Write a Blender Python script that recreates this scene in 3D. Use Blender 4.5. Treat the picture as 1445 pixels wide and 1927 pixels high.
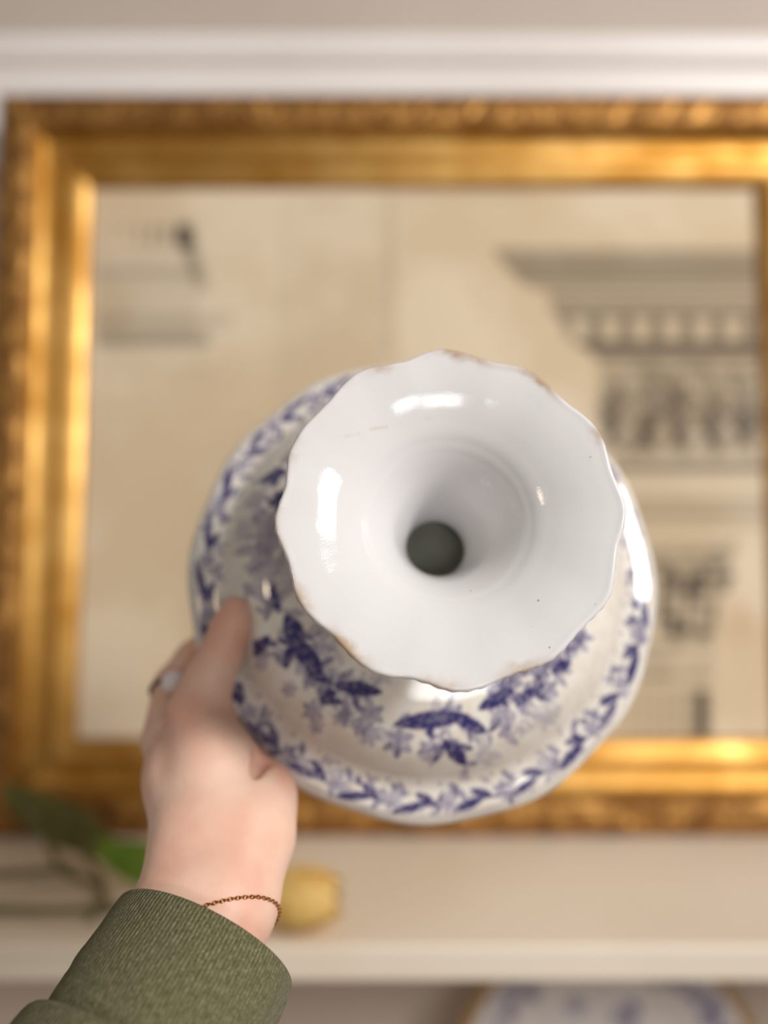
import bpy, bmesh, math, random
import numpy as np
from mathutils import Vector, Matrix

for o in list(bpy.data.objects):
    bpy.data.objects.remove(o, do_unlink=True)
scn = bpy.context.scene
COL = scn.collection

# ------------------------------------------------------------------ camera
F, CX, CY = 1500.0, 722.5, 963.5         # focal length and centre in photo pixels
ZC = 1.50                                # camera height above the floor (m)
cam_d = bpy.data.cameras.new('camera')
cam = bpy.data.objects.new('camera', cam_d)
COL.objects.link(cam)
cam.location = (0, 0, ZC)
cam.rotation_euler = (math.pi / 2, 0, 0)
cam_d.sensor_fit = 'HORIZONTAL'
cam_d.sensor_width = 36.0
cam_d.lens = 36.0 * F / 1445.0
cam_d.clip_start = 0.01
cam_d.dof.use_dof = True
cam_d.dof.focus_distance = 0.270
cam_d.dof.aperture_fstop = 3.3
scn.camera = cam

# ------------------------------------------------------------------ world, lights, exposure
scn.view_settings.view_transform = 'Standard'
scn.view_settings.look = 'None'
scn.view_settings.gamma = 1.0
scn.view_settings.use_curve_mapping = False
scn.view_settings.exposure = 0.0
w = bpy.data.worlds.new('room_ambient')
scn.world = w
w.use_nodes = True
w.node_tree.nodes['Background'].inputs[0].default_value = (1.0, 0.93, 0.86, 1)
w.node_tree.nodes['Background'].inputs[1].default_value = 0.21


def area(name, loc, target, sx, sy, power, col):
    d = bpy.data.lights.new(name, 'AREA')
    d.shape = 'RECTANGLE'
    d.size, d.size_y, d.energy, d.color = sx, sy, power, col
    o = bpy.data.objects.new(name, d)
    COL.objects.link(o)
    o.location = loc
    o.rotation_euler = (Vector(target) - Vector(loc)).to_track_quat('-Z', 'Y').to_euler()
    return o


area('window_light', (1.43, -1.07, ZC + 1.02), (0.05, 0.5, ZC - 0.05), 0.42, 0.64, 49, (1.0, 0.965, 0.93))
area('rear_window_light', (0.46, -1.65, ZC - 0.02), (0.05, 0.5, ZC), 0.66, 0.24, 6.5, (0.97, 0.98, 1.0))

bulb = bpy.data.lights.new('table_lamp_bulb', 'POINT')
bulb.energy, bulb.color, bulb.shadow_soft_size = 4.6, (1.0, 0.80, 0.56), 0.055
bulb_o = bpy.data.objects.new('table_lamp_bulb', bulb)
COL.objects.link(bulb_o)
bulb_o.location = (-1.10, -0.78, ZC + 0.42)

# ------------------------------------------------------------------ helpers
CM = 0.01


def P(u, v, d):
    """photo pixel at a depth in cm -> world point (m)"""
    return Vector(((u - CX) / F * d * CM, d * CM, ZC - (v - CY) / F * d * CM))


def srgb(r, g, b):
    def f(c):
        c /= 255.0
        return c / 12.92 if c <= 0.04045 else ((c + 0.055) / 1.055) ** 2.4
    return (f(r), f(g), f(b), 1.0)


def mat(name, col, rough=0.5, metal=0.0, spec=0.5, coat=0.0, sss=0.0, col2=None, nscale=20.0, detail=4.0,
        bump=0.0, bscale=200.0, lo=0.35, hi=0.65, rough2=None):
    m = bpy.data.materials.new(name)
    m.use_nodes = True
    nt = m.node_tree
    b = nt.nodes['Principled BSDF']
    b.inputs['Base Color'].default_value = col
    b.inputs['Roughness'].default_value = rough
    b.inputs['Metallic'].default_value = metal
    b.inputs['Specular IOR Level'].default_value = spec
    b.inputs['Coat Weight'].default_value = coat
    b.inputs['Coat Roughness'].default_value = 0.04
    if sss:
        b.inputs['Subsurface Weight'].default_value = sss
        b.inputs['Subsurface Radius'].default_value = (0.006, 0.0025, 0.0015)
        b.inputs['Subsurface Scale'].default_value = 1.0
    tc = nt.nodes.new('ShaderNodeTexCoord')
    if col2 is not None or rough2 is not None:
        n = nt.nodes.new('ShaderNodeTexNoise')
        n.inputs['Scale'].default_value = nscale
        n.inputs['Detail'].default_value = detail
        nt.links.new(tc.outputs['Object'], n.inputs['Vector'])
        r = nt.nodes.new('ShaderNodeMapRange')
        r.inputs[1].default_value = lo
        r.inputs[2].default_value = hi
        nt.links.new(n.outputs['Fac'], r.inputs[0])
        if col2 is not None:
            mx = nt.nodes.new('ShaderNodeMix')
            mx.data_type = 'RGBA'
            mx.inputs[6].default_value = col
            mx.inputs[7].default_value = col2
            nt.links.new(r.outputs[0], mx.inputs[0])
            nt.links.new(mx.outputs[2], b.inputs['Base Color'])
        if rough2 is not None:
            r2 = nt.nodes.new('ShaderNodeMapRange')
            r2.inputs[3].default_value = rough
            r2.inputs[4].default_value = rough2
            nt.links.new(r.outputs[0], r2.inputs[0])
            nt.links.new(r2.outputs[0], b.inputs['Roughness'])
    if bump:
        n2 = nt.nodes.new('ShaderNodeTexNoise')
        n2.inputs['Scale'].default_value = bscale
        n2.inputs['Detail'].default_value = 3
        nt.links.new(tc.outputs['Object'], n2.inputs['Vector'])
        bp = nt.nodes.new('ShaderNodeBump')
        bp.inputs['Strength'].default_value = bump
        bp.inputs['Distance'].default_value = 0.001
        nt.links.new(n2.outputs['Fac'], bp.inputs['Height'])
        nt.links.new(bp.outputs['Normal'], b.inputs['Normal'])
    return m


def attr_color(m, attr='paint'):
    """take the base colour from a colour attribute (printed pattern, stains)"""
    nt = m.node_tree
    a = nt.nodes.new('ShaderNodeAttribute')
    a.attribute_name = attr
    nt.links.new(a.outputs['Color'], nt.nodes['Principled BSDF'].inputs['Base Color'])
    return a


def link(name, me, material=None, parent=None, smooth=True):
    o = bpy.data.objects.new(name, me)
    COL.objects.link(o)
    if material is not None and not me.materials:
        me.materials.append(material)
    if smooth:
        me.polygons.foreach_set('use_smooth', np.ones(len(me.polygons), dtype=bool))
    if parent is not None:
        o.parent = parent
    return o


def mesh_np(name, V, Q):
    me = bpy.data.meshes.new(name)
    V = np.ascontiguousarray(V, dtype=np.float32)
    Q = np.asarray(Q)
    if isinstance(Q, np.ndarray) and Q.ndim == 2:
        k = Q.shape[1]
        me.vertices.add(len(V))
        me.vertices.foreach_set('co', V.ravel())
        me.loops.add(Q.size)
        me.loops.foreach_set('vertex_index', Q.astype(np.int32).ravel())
        me.polygons.add(len(Q))
        me.polygons.foreach_set('loop_start', np.arange(0, Q.size, k, dtype=np.int32))
    me.update(calc_edges=True)
    me.validate()
    return me


def grid_quads(nu, nv, wrap_u=False, flip=False):
    """rows nv, columns nu, index = j*nu+i"""
    ii = np.arange(nu if wrap_u else nu - 1)
    jj = np.arange(nv - 1)
    I, J = np.meshgrid(ii, jj)
    I, J = I.ravel(), J.ravel()
    I2 = (I + 1) % nu
    q = np.c_[J * nu + I, J * nu + I2, (J + 1) * nu + I2, (J + 1) * nu + I]
    return q[:, ::-1] if flip else q


def set_paint(me, C, name='paint'):
    a = me.color_attributes.new(name, 'FLOAT_COLOR', 'POINT')
    C = np.c_[C, np.ones(len(C))] if C.shape[1] == 3 else C
    a.data.foreach_set('color', np.ascontiguousarray(C, dtype=np.float32).ravel())


def resample(pts, n):
    p = np.array(pts, float)
    d = np.r_[0, np.cumsum(np.hypot(*np.diff(p, axis=0).T))]
    t = np.linspace(0, d[-1], n)
    return np.c_[np.interp(t, d, p[:, 0]), np.interp(t, d, p[:, 1])]


def smooth_poly(pts, n, it=3):
    """Catmull-Rom through control points, then even resampling"""
    p = np.array(pts, float)
    out = []
    for i in range(len(p) - 1):
        p0 = p[max(i - 1, 0)]; p1 = p[i]; p2 = p[i + 1]; p3 = p[min(i + 2, len(p) - 1)]
        for t in np.linspace(0, 1, 12, endpoint=False):
            out.append(0.5 * ((2 * p1) + (-p0 + p2) * t + (2 * p0 - 5 * p1 + 4 * p2 - p3) * t * t
                              + (-p0 + 3 * p1 - 3 * p2 + p3) * t ** 3))
    out.append(p[-1])
    o = np.array(out)
    d = np.r_[0, np.cumsum(np.linalg.norm(np.diff(o, axis=0), axis=1))]
    t = np.linspace(0, d[-1], n)
    return np.stack([np.interp(t, d, o[:, k]) for k in range(o.shape[1])], 1)


def tube(path, rad, seg=12, flat=None, cap=True):
    """closed tube along a 3D path; rad scalar or array"""
    path = np.array(path, float)
    n = len(path)
    rad = np.broadcast_to(rad, (n,))
    T = np.gradient(path, axis=0)
    T /= np.linalg.norm(T, axis=1)[:, None]
    up = np.array([0, 0, 1.0]) if abs(T[0][2]) < 0.9 else np.array([1.0, 0, 0])
    V = []
    N = np.cross(T[0], up); N /= np.linalg.norm(N)
    for i in range(n):
        N = N - T[i] * (N @ T[i]); N /= np.linalg.norm(N)
        B = np.cross(T[i], N)
        a = np.arange(seg) / seg * 2 * np.pi
        V.append(path[i] + rad[i] * (np.cos(a)[:, None] * N + np.sin(a)[:, None] * B))
    V = np.concatenate(V)
    Q = grid_quads(seg, n, True)
    if cap:
        V = np.r_[V, path[:1], path[-1:]]
        c0, c1 = n * seg, n * seg + 1
        k = np.arange(seg); k2 = (k + 1) % seg
        b = (n - 1) * seg
        Q = np.r_[Q, np.c_[np.full(seg, c0), k2, k, k], np.c_[np.full(seg, c1), b + k, b + k2, b + k2]]
        F_ = [tuple(dict.fromkeys(q)) for q in Q.tolist()]
        me = bpy.data.meshes.new('tube')
        me.from_pydata(V.tolist(), [], F_)
        me.update()
        return me
    return mesh_np('tube', V, Q)


def fix_normals(me):
    bm = bmesh.new(); bm.from_mesh(me)
    bmesh.ops.recalc_face_normals(bm, faces=bm.faces)
    bm.to_mesh(me); bm.free()


def tag(o, label=None, cat=None, group=None, kind=None):
    if label: o['label'] = label
    if cat: o['category'] = cat
    if group: o['group'] = group
    if kind: o['kind'] = kind
    return o


def empty(name, loc):
    o = bpy.data.objects.new(name, None)
    COL.objects.link(o)
    o.empty_display_size = 0.03
    if isinstance(loc, Matrix):
        o.matrix_world = loc
    else:
        o.location = loc
    return o


def box(name, x0, x1, y0, y1, z0, z1, material, bevel=0.0, parent=None):
    bm = bmesh.new()
    bmesh.ops.create_cube(bm, size=1.0)
    bmesh.ops.scale(bm, vec=(x1 - x0, y1 - y0, z1 - z0), verts=bm.verts)
    bmesh.ops.translate(bm, vec=((x0 + x1) / 2, (y0 + y1) / 2, (z0 + z1) / 2), verts=bm.verts)
    if bevel:
        bmesh.ops.bevel(bm, geom=list(bm.edges), offset=bevel, segments=3, affect='EDGES', profile=0.5)
    me = bpy.data.meshes.new(name)
    bm.to_mesh(me); bm.free()
    return link(name, me, material, parent, smooth=False)


def fbm2(x, y, seed, octaves=4):
    """cheap smooth value noise on arrays, about 0..1"""
    tot = np.zeros_like(x); amp = 1.0; s = 0.0
    for o_ in range(octaves):
        r = np.random.RandomState(seed + o_)
        g = r.rand(64, 64)
        xi = np.floor(x).astype(int); yi = np.floor(y).astype(int)
        fx = x - xi; fy = y - yi
        fx = fx * fx * (3 - 2 * fx); fy = fy * fy * (3 - 2 * fy)
        a = g[xi % 64, yi % 64]; b = g[(xi + 1) % 64, yi % 64]
        c = g[xi % 64, (yi + 1) % 64]; d = g[(xi + 1) % 64, (yi + 1) % 64]
        tot += amp * ((a * (1 - fx) + b * fx) * (1 - fy) + (c * (1 - fx) + d * fx) * fy)
        s += amp; amp *= 0.5; x = x * 2.03 + 7.1; y = y * 2.03 + 3.3
    return tot / s


def sstep(x, a, b):
    t = np.clip((x - a) / (b - a), 0, 1)
    return t * t * (3 - 2 * t)


# ------------------------------------------------------------------ materials
M = {}
M['wall'] = mat('greige_wall_paint', srgb(196, 182, 170), 0.7, col2=srgb(188, 174, 162), nscale=3, bump=0.1, bscale=90)
M['trim'] = mat('white_trim_paint', srgb(238, 232, 228), 0.38, col2=srgb(232, 225, 220), nscale=6, bump=0.04, bscale=60)
M['shelf'] = mat('cream_shelf_paint', srgb(238, 226, 208), 0.45, col2=srgb(230, 216, 196), nscale=5, bump=0.06, bscale=70)
M['floor'] = mat('oak_floor', srgb(140, 105, 72), 0.5, col2=srgb(112, 80, 52), nscale=9)
M['gold'] = mat('gilded_moulding', srgb(208, 164, 94), 0.40, metal=1.0, col2=srgb(170, 120, 50), nscale=14, rough2=0.5)
M['gold_orn'] = mat('worn_gilt_ornament', srgb(184, 136, 74), 0.45, metal=0.85, col2=srgb(124, 84, 44), nscale=45, rough2=0.62)
M['backing'] = mat('frame_backing_board', srgb(110, 84, 58), 0.8, col2=srgb(92, 68, 46), nscale=12)
M['paper'] = mat('printed_paper', srgb(214, 190, 155), 0.75, spec=0.2); attr_color(M['paper'])
M['glaze'] = mat('white_glaze', srgb(232, 229, 228), 0.07, spec=0.5, bump=0.03, bscale=1300)
M['transfer'] = mat('blue_transfer_glaze', srgb(232, 229, 228), 0.07, spec=0.5, bump=0.02, bscale=120); attr_color(M['transfer'])
M['hollow_shade'] = mat('hollow_shade_grey', srgb(150, 150, 138), 0.9, spec=0.1, col2=srgb(136, 136, 124), nscale=60)  # greyer than the glaze: shade inside the hollow is put into the colour
M['skin'] = mat('skin', srgb(238, 202, 180), 0.48, spec=0.35, sss=0.3, col2=srgb(226, 172, 150), nscale=28, bump=0.12, bscale=320)
M['fabric'] = mat('olive_knit', srgb(84, 88, 60), 0.92, spec=0.1)
M['chain'] = mat('antique_gold_chain', srgb(206, 150, 92), 0.3, metal=0.9, col2=srgb(170, 116, 66), nscale=300)
M['silver'] = mat('dark_silver', srgb(120, 118, 108), 0.28, metal=1.0, col2=srgb(74, 72, 62), nscale=200)
M['pearl'] = mat('pearl', srgb(236, 226, 222), 0.12, spec=0.6, coat=0.5, col2=srgb(226, 216, 220), nscale=150)
M['petal'] = mat('yellow_petal', srgb(236, 198, 122), 0.55, sss=0.1, col2=srgb(214, 168, 90), nscale=70, bump=0.25, bscale=150)
M['leaf'] = mat('green_leaf', srgb(124, 156, 22), 0.5, col2=srgb(100, 130, 12), nscale=60, bump=0.2, bscale=120)
M['dull_leaf'] = mat('dull_green_leaf', srgb(120, 116, 50), 0.6, col2=srgb(98, 96, 40), nscale=60, bump=0.2, bscale=120)
M['stem'] = mat('dull_green_stem', srgb(120, 112, 72), 0.6, col2=srgb(100, 96, 56), nscale=80)


def glaze_details(m, use_attr):
    """tiny dark iron specks and faint pooling in the glaze"""
    nt = m.node_tree
    b = nt.nodes['Principled BSDF']
    src = b.inputs['Base Color'].links[0].from_socket if b.inputs['Base Color'].links else None
    tc = nt.nodes.new('ShaderNodeTexCoord')
    v = nt.nodes.new('ShaderNodeTexVoronoi')
    v.inputs['Scale'].default_value = 95
    nt.links.new(tc.outputs['Object'], v.inputs['Vector'])
    lt = nt.nodes.new('ShaderNodeMapRange')
    lt.inputs[1].default_value = 0.035; lt.inputs[2].default_value = 0.055
    lt.inputs[3].default_value = 1; lt.inputs[4].default_value = 0
    nt.links.new(v.outputs['Distance'], lt.inputs[0])
    sep = nt.nodes.new('ShaderNodeSeparateColor')
    nt.links.new(v.outputs['Color'], sep.inputs[0])
    th = nt.nodes.new('ShaderNodeMapRange')
    th.inputs[1].default_value = 0.35; th.inputs[2].default_value = 0.9
    th.inputs[4].default_value = 0.8
    nt.links.new(sep.outputs[0], th.inputs[0])
    mu = nt.nodes.new('ShaderNodeMath'); mu.operation = 'MULTIPLY'
    nt.links.new(lt.outputs[0], mu.inputs[0]); nt.links.new(th.outputs[0], mu.inputs[1])
    mx = nt.nodes.new('ShaderNodeMix'); mx.data_type = 'RGBA'
    if src is not None:
        nt.links.new(src, mx.inputs[6])
    else:
        mx.inputs[6].default_value = b.inputs['Base Color'].default_value
    mx.inputs[7].default_value = srgb(110, 96, 92)
    nt.links.new(mu.outputs[0], mx.inputs[0])
    nt.links.new(mx.outputs[2], b.inputs['Base Color'])


attr_color(M['glaze'])
glaze_details(M['glaze'], True)


def knit(m):
    nt = m.node_tree
    b = nt.nodes['Principled BSDF']
    uv = nt.nodes.new('ShaderNodeAttribute'); uv.attribute_name = 'weave'
    mp = nt.nodes.new('ShaderNodeMapping')
    mp.inputs['Scale'].default_value = (1, 1, 1)
    nt.links.new(uv.outputs['Vector'], mp.inputs['Vector'])
    wv = nt.nodes.new('ShaderNodeTexWave')
    wv.wave_type = 'BANDS'; wv.bands_direction = 'X'
    wv.inputs['Scale'].default_value = 2.3
    wv.inputs['Distortion'].default_value = 1.6
    wv.inputs['Detail'].default_value = 2
    wv.inputs['Detail Scale'].default_value = 2.5
    nt.links.new(mp.outputs[0], wv.inputs['Vector'])
    n1 = nt.nodes.new('ShaderNodeTexNoise'); n1.inputs['Scale'].default_value = 4.5; n1.inputs['Detail'].default_value = 6
    n1.inputs['Roughness'].default_value = 0.75
    mp2 = nt.nodes.new('ShaderNodeMapping'); mp2.inputs['Scale'].default_value = (2.2, 0.8, 1)
    nt.links.new(uv.outputs['Vector'], mp2.inputs['Vector'])
    nt.links.new(mp2.outputs[0], n1.inputs['Vector'])
    n2 = nt.nodes.new('ShaderNodeTexNoise'); n2.inputs['Scale'].default_value = 14; n2.inputs['Detail'].default_value = 3
    nt.links.new(mp2.outputs[0], n2.inputs['Vector'])
    cr = nt.nodes.new('ShaderNodeValToRGB')
    cr.color_ramp.elements[0].position = 0.36; cr.color_ramp.elements[0].color = srgb(76, 75, 48)
    cr.color_ramp.elements[1].position = 0.66; cr.color_ramp.elements[1].color = srgb(164, 159, 126)
    mid = cr.color_ramp.elements.new(0.5); mid.color = srgb(114, 111, 78)
    ad = nt.nodes.new('ShaderNodeMath'); ad.operation = 'ADD'
    k1 = nt.nodes.new('ShaderNodeMath'); k1.operation = 'MULTIPLY'; k1.inputs[1].default_value = 0.62
    k2 = nt.nodes.new('ShaderNodeMath'); k2.operation = 'MULTIPLY'; k2.inputs[1].default_value = 0.38
    nt.links.new(n1.outputs['Fac'], k1.inputs[0]); nt.links.new(n2.outputs['Fac'], k2.inputs[0])
    nt.links.new(k1.outputs[0], ad.inputs[0]); nt.links.new(k2.outputs[0], ad.inputs[1])
    nt.links.new(ad.outputs[0], cr.inputs[0])
    mx = nt.nodes.new('ShaderNodeMix'); mx.data_type = 'RGBA'; mx.blend_type = 'MULTIPLY'
    mx.inputs[0].default_value = 0.42
    nt.links.new(cr.outputs[0], mx.inputs[6])
    nt.links.new(wv.outputs['Color'], mx.inputs[7])
    nt.links.new(mx.outputs[2], b.inputs['Base Color'])
    bp = nt.nodes.new('ShaderNodeBump'); bp.inputs['Strength'].default_value = 0.55; bp.inputs['Distance'].default_value = 0.0006
    ad2 = nt.nodes.new('ShaderNodeMath'); ad2.operation = 'ADD'
    nt.links.new(wv.outputs['Fac'], ad2.inputs[0]); nt.links.new(n2.outputs['Fac'], ad2.inputs[1])
    nt.links.new(ad2.outputs[0], bp.inputs['Height'])
    nt.links.new(bp.outputs['Normal'], b.inputs['Normal'])
    b.inputs['Sheen Weight'].default_value = 0.08
    b.inputs['Sheen Roughness'].default_value = 0.6


knit(M['fabric'])

# ------------------------------------------------------------------ the setting
WALL_D = 0.932
tag(box('wall_back', -1.6, 1.8, WALL_D, WALL_D + 0.1, 0.0, 2.6, M['wall']), kind='structure')
tag(box('floor', -1.6, 1.8, -2.2, WALL_D, -0.05, 0.0, M['floor']), kind='structure')


def extrude_x(name, prof, x0, x1, material, kind=None):
    """prof: closed list of (y, z) in metres, swept along x"""
    n = len(prof)
    V = [(x0, y, z) for y, z in prof] + [(x1, y, z) for y, z in prof]
    Fc = [(i, (i + 1) % n, n + (i + 1) % n, n + i) for i in range(n)] + [tuple(range(n - 1, -1, -1)), tuple(range(n, 2 * n))]
    me = bpy.data.meshes.new(name)
    me.from_pydata(V, [], Fc)
    me.update(); fix_normals(me)
    o = link(name, me, material, smooth=False)
    if kind: o['kind'] = kind
    return o


def arc(cy, cz, r, a0, a1, n=10, ry=None):
    ry = ry or r
    return [(cy + ry * math.cos(math.radians(a0 + (a1 - a0) * i / n)), cz + r * math.sin(math.radians(a0 + (a1 - a0) * i / n)))
            for i in range(n + 1)]


# painted rail moulding across the wall above the picture: flat fillet, cove, rounded nose
zt = ZC - 0.006
pr = [(WALL_D, zt + 0.405), (WALL_D - 0.013, zt + 0.405), (WALL_D - 0.016, zt + 0.500)]
pr += [(WALL_D - 0.0155, zt + 0.503), (WALL_D - 0.013, zt + 0.505), (WALL_D - 0.012, zt + 0.519)]
pr += arc(WALL_D - 0.012, zt + 0.539, 0.019, 268, 92, 14, 0.011)
pr += [(WALL_D, zt + 0.559)]
extrude_x('trim_1', pr, -1.6, 1.8, M['trim'], 'structure')

SH_Z = ZC - 0.3266       # top of the shelf
pr = [(WALL_D, SH_Z), (0.604, SH_Z)] + arc(0.604, SH_Z - 0.004, 0.004, 90, 180, 5) \
    + arc(0.604, SH_Z - 0.024, 0.004, 180, 270, 5) + [(WALL_D, SH_Z - 0.028)]
sh = extrude_x('wall_shelf', pr, -1.5, 1.7, M['shelf'])
tag(sh, 'long cream painted shelf carrying the gilt picture frame', 'shelf')
SH2_Z = ZC - 0.785
pr = [(WALL_D, SH2_Z), (0.634, SH2_Z)] + arc(0.634, SH2_Z - 0.004, 0.004, 90, 180, 5) \
    + arc(0.634, SH2_Z - 0.024, 0.004, 180, 270, 5) + [(WALL_D, SH2_Z - 0.028)]
sh2 = extrude_x('wall_shelf', pr, -1.5, 1.7, M['shelf'])
tag(sh2, 'lower cream shelf on which the blue patterned platter stands', 'shelf')

# ------------------------------------------------------------------ picture frame
TILT = math.radians(4.2)
ROLL = math.radians(0.35)
FW, FH = 0.916, 0.780                 # outer size
fr_m = Matrix.Translation((0.0435, 0.797, SH_Z)) @ Matrix.Rotation(-TILT, 4, 'X') @ Matrix.Rotation(math.pi / 2, 4, 'X')
# local axes of the frame: x right, y up the frame, z out of the wall (front plane z=0)
frame = empty('picture_frame', fr_m)
tag(frame, 'large gilded picture frame with ornamented outer band leaning on the shelf', 'picture frame')

prof = [(0.0, -4.4), (0.0, -3.0), (0.0, -0.9)]
prof += [(0.12, -0.5), (0.35, -0.18), (0.7, -0.02)] + [(0.7 + 2.4 * k / 16, 0.10 * math.sin(math.pi * k / 16)) for k in range(1, 17)]
prof += [(3.35, -0.1), (3.5, -0.3), (3.55, -0.55), (3.75, -0.6)]
prof += [(3.75 + 2.15 * (1 - math.cos(a)), -0.6 - 1.25 * math.sin(a)) for a in np.linspace(0.12, math.pi / 2, 9)]
prof += [(6.0, -1.9), (6.02, -2.2), (6.2, -2.25), (6.28, -2.0), (6.5, -1.93)]
prof += [(8.2, -2.95), (8.36, -3.1), (8.4, -3.2), (8.4, -3.9), (7.6, -4.4)]
prof = np.array(prof) * np.array([1.095, 1.0])
# resample only the ornament zone finely (already 16 steps)


def rail(length, seed):
    """one mitred side: x along, built at the bottom, y inward, z out"""
    step = 0.0022
    n = int(length / step)
    t = np.linspace(0, 1, n + 1)
    k = len(prof)
    V = np.zeros((n + 1, k, 3))
    pin = prof[:, 0] * CM; pw = prof[:, 1] * CM
    xs = (t - 0.5) * length
    for j in range(k):
        half = length / 2 - pin[j]
        V[:, j, 0] = (t - 0.5) * 2 * half
        V[:, j, 1] = pin[j]
        V[:, j, 2] = pw[j]
    # pressed ornament on the outer band: repeated rosettes with scrolled leaves between, real relief
    X = V[:, :, 0]; Y = np.broadcast_to(pin[None, :], X.shape)
    zone = sstep(Y, 0.0035, 0.007) * (1 - sstep(Y, 0.031, 0.0345))
    per = 0.052
    ph = (X / per) % 1.0 - 0.5
    cx = ph * per; cy = Y - 0.019
    rr = np.hypot(cx, cy); th = np.arctan2(cy, cx)
    ros = np.exp(-((rr - 0.0068) / 0.0033) ** 2) * (0.6 + 0.4 * np.cos(6 * th)) + np.exp(-(rr / 0.0032) ** 2)
    cx2 = (((X / per) + 0.5) % 1.0 - 0.5) * per
    scr = np.exp(-((cy - 0.006 * np.sin(cx2 / per * 4 * np.pi)) / 0.003) ** 2) * np.exp(-(cx2 / 0.014) ** 2) * (0.7 + 0.3 * np.cos(cx2 * 1100))
    edge = np.exp(-((Y - 0.0312) / 0.0016) ** 2) * (0.5 + 0.5 * np.cos(X * 2 * np.pi / 0.0066))
    nz = fbm2(X * 160 + seed * 9.7, Y * 160 + 5, 11 + seed, 3) - 0.5
    V[:, :, 2] += zone * (0.0030 * ros + 0.0026 * scr + 0.0028 * nz) + 0.0016 * edge
    me = mesh_np('rail', V.reshape(-1, 3), grid_quads(k, n + 1, False))
    me.materials.append(M['gold_orn']); me.materials.append(M['gold'])
    mi = np.zeros(n * (k - 1), dtype=np.int32).reshape(n, k - 1)
    mi[:, 23:] = 1
    me.polygons.foreach_set('material_index', mi.ravel())
    fix_normals(me)
    return me


for i, (L, rot, ox, oy) in enumerate([(FW, 0, 0, 0), (FH, 90, FW / 2, FH / 2), (FW, 180, 0, FH), (FH, 270, -FW / 2, FH / 2)]):
    o = link('rail', rail(L, i), None, frame)
    o.location = (ox, oy, 0)
    o.rotation_euler = (0, 0, math.radians(rot))
b = box('backing_board', -FW / 2 + 0.03, FW / 2 - 0.03, 0.03, FH - 0.03, -0.042, -0.036, M['backing'], parent=frame)

# ------------------------------------------------------------------ the engraving in the frame
iw = FW / 2 - 0.086
gx, gy = 440, 370
U = np.linspace(-iw, iw, gx); Vv = np.linspace(0.086, FH - 0.086, gy)
UU, VV = np.meshgrid(U, Vv)
loc = np.stack([UU.ravel(), VV.ravel(), np.full(UU.size, -0.0345), np.ones(UU.size)], 1)
wld = loc @ np.array(fr_m).T
pu = CX + F * wld[:, 0] / wld[:, 1]
pv = CY - F * (wld[:, 2] - ZC) / wld[:, 1]
ink = np.zeros(len(pu))


def rect(x0, x1, y0, y1, s, soft=5, tex=0.0, tx=8.0, seed=3):
    global ink
    m = sstep(pu, x0 - soft, x0 + soft) * (1 - sstep(pu, x1 - soft, x1 + soft)) * sstep(pv, y0 - soft, y0 + soft) * (1 - sstep(pv, y1 - soft, y1 + soft))
    if tex:
        m = m * (1 - tex + tex * 2 * sstep(fbm2(pu / tx, pv / tx, seed, 3), 0.35, 0.65))
    ink += s * m


def poly(pts, s, soft=6, tex=0.0, tx=10.0, seed=5):
    """filled polygon, even-odd, softened by distance to edge"""
    global ink
    p = np.array(pts, float)
    ins = np.zeros(len(pu), bool); dmin = np.full(len(pu), 1e9)
    for i in range(len(p)):
        a, b_ = p[i], p[(i + 1) % len(p)]
        c = ((a[1] > pv) != (b_[1] > pv))
        with np.errstate(divide='ignore', invalid='ignore'):
            xi = (b_[0] - a[0]) * (pv - a[1]) / (b_[1] - a[1] + 1e-12) + a[0]
        ins ^= c & (pu < xi)
        ab = b_ - a
        h = np.clip(((pu - a[0]) * ab[0] + (pv - a[1]) * ab[1]) / (ab @ ab), 0, 1)
        dmin = np.minimum(dmin, np.hypot(pu - a[0] - h * ab[0], pv - a[1] - h * ab[1]))
    sd = np.where(ins, dmin, -dmin)
    m = sstep(sd, -soft, soft)
    if tex:
        m = m * (1 - tex + tex * 2 * sstep(fbm2(pu / tx, pv / tx, seed, 3), 0.35, 0.65))
    ink += s * m


def seg(x0, y0, x1, y1, wd, s):
    global ink
    a = np.array([x0, y0], float); ab = np.array([x1 - x0, y1 - y0], float)
    h = np.clip(((pu - x0) * ab[0] + (pv - y0) * ab[1]) / (ab @ ab), 0, 1)
    d = np.hypot(pu - x0 - h * ab[0], pv - y0 - h * ab[1])
    ink += s * (1 - sstep(d, wd * 0.4, wd))


R_ = 1470
# large cornice on the right
poly([(925, 468), (R_, 468), (R_, 572), (1040, 572), (1025, 548), (985, 538), (962, 512), (940, 490)], 0.36)
rect(955, R_, 500, 516, 0.16); rect(935, R_, 466, 474, 0.10, 3)
rect(1035, R_, 572, 592, 0.34); rect(1030, R_, 552, 560, -0.10)
poly([(1045, 588), (R_, 588), (R_, 652), (1090, 652), (1062, 628)], 0.42)
for k in range(9):
    xx = 1092 + 57.5 * k
    poly([(xx - 13, 598), (xx + 13, 598), (xx + 15, 618), (xx + 8, 640), (xx - 8, 640), (xx - 15, 618)], -0.34, 7)
    seg(xx + 28, 598, xx + 28, 645, 5, 0.18)
poly([(1090, 648), (R_, 648), (R_, 680), (1130, 680), (1112, 668)], 0.52)
poly([(1128, 682), (R_, 682), (R_, 862), (1150, 862), (1128, 840)], 0.30, tex=0.35, tx=30)
rg = random.Random(4)
for k in range(6):                       # foliage of the frieze
    x0 = 1150 + 62 * k
    for j in range(7):
        a = -math.pi * (0.15 + 0.7 * j / 6)
        seg(x0, 825, x0 + 42 * math.cos(a), 825 + 110 * math.sin(a), 7, 0.16 + 0.1 * rg.random())
    seg(x0 - 25, 700, x0 + 25, 700, 6, 0.2)
    seg(x0 - 12, 835, x0 + 14, 835, 12, 0.22)
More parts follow.
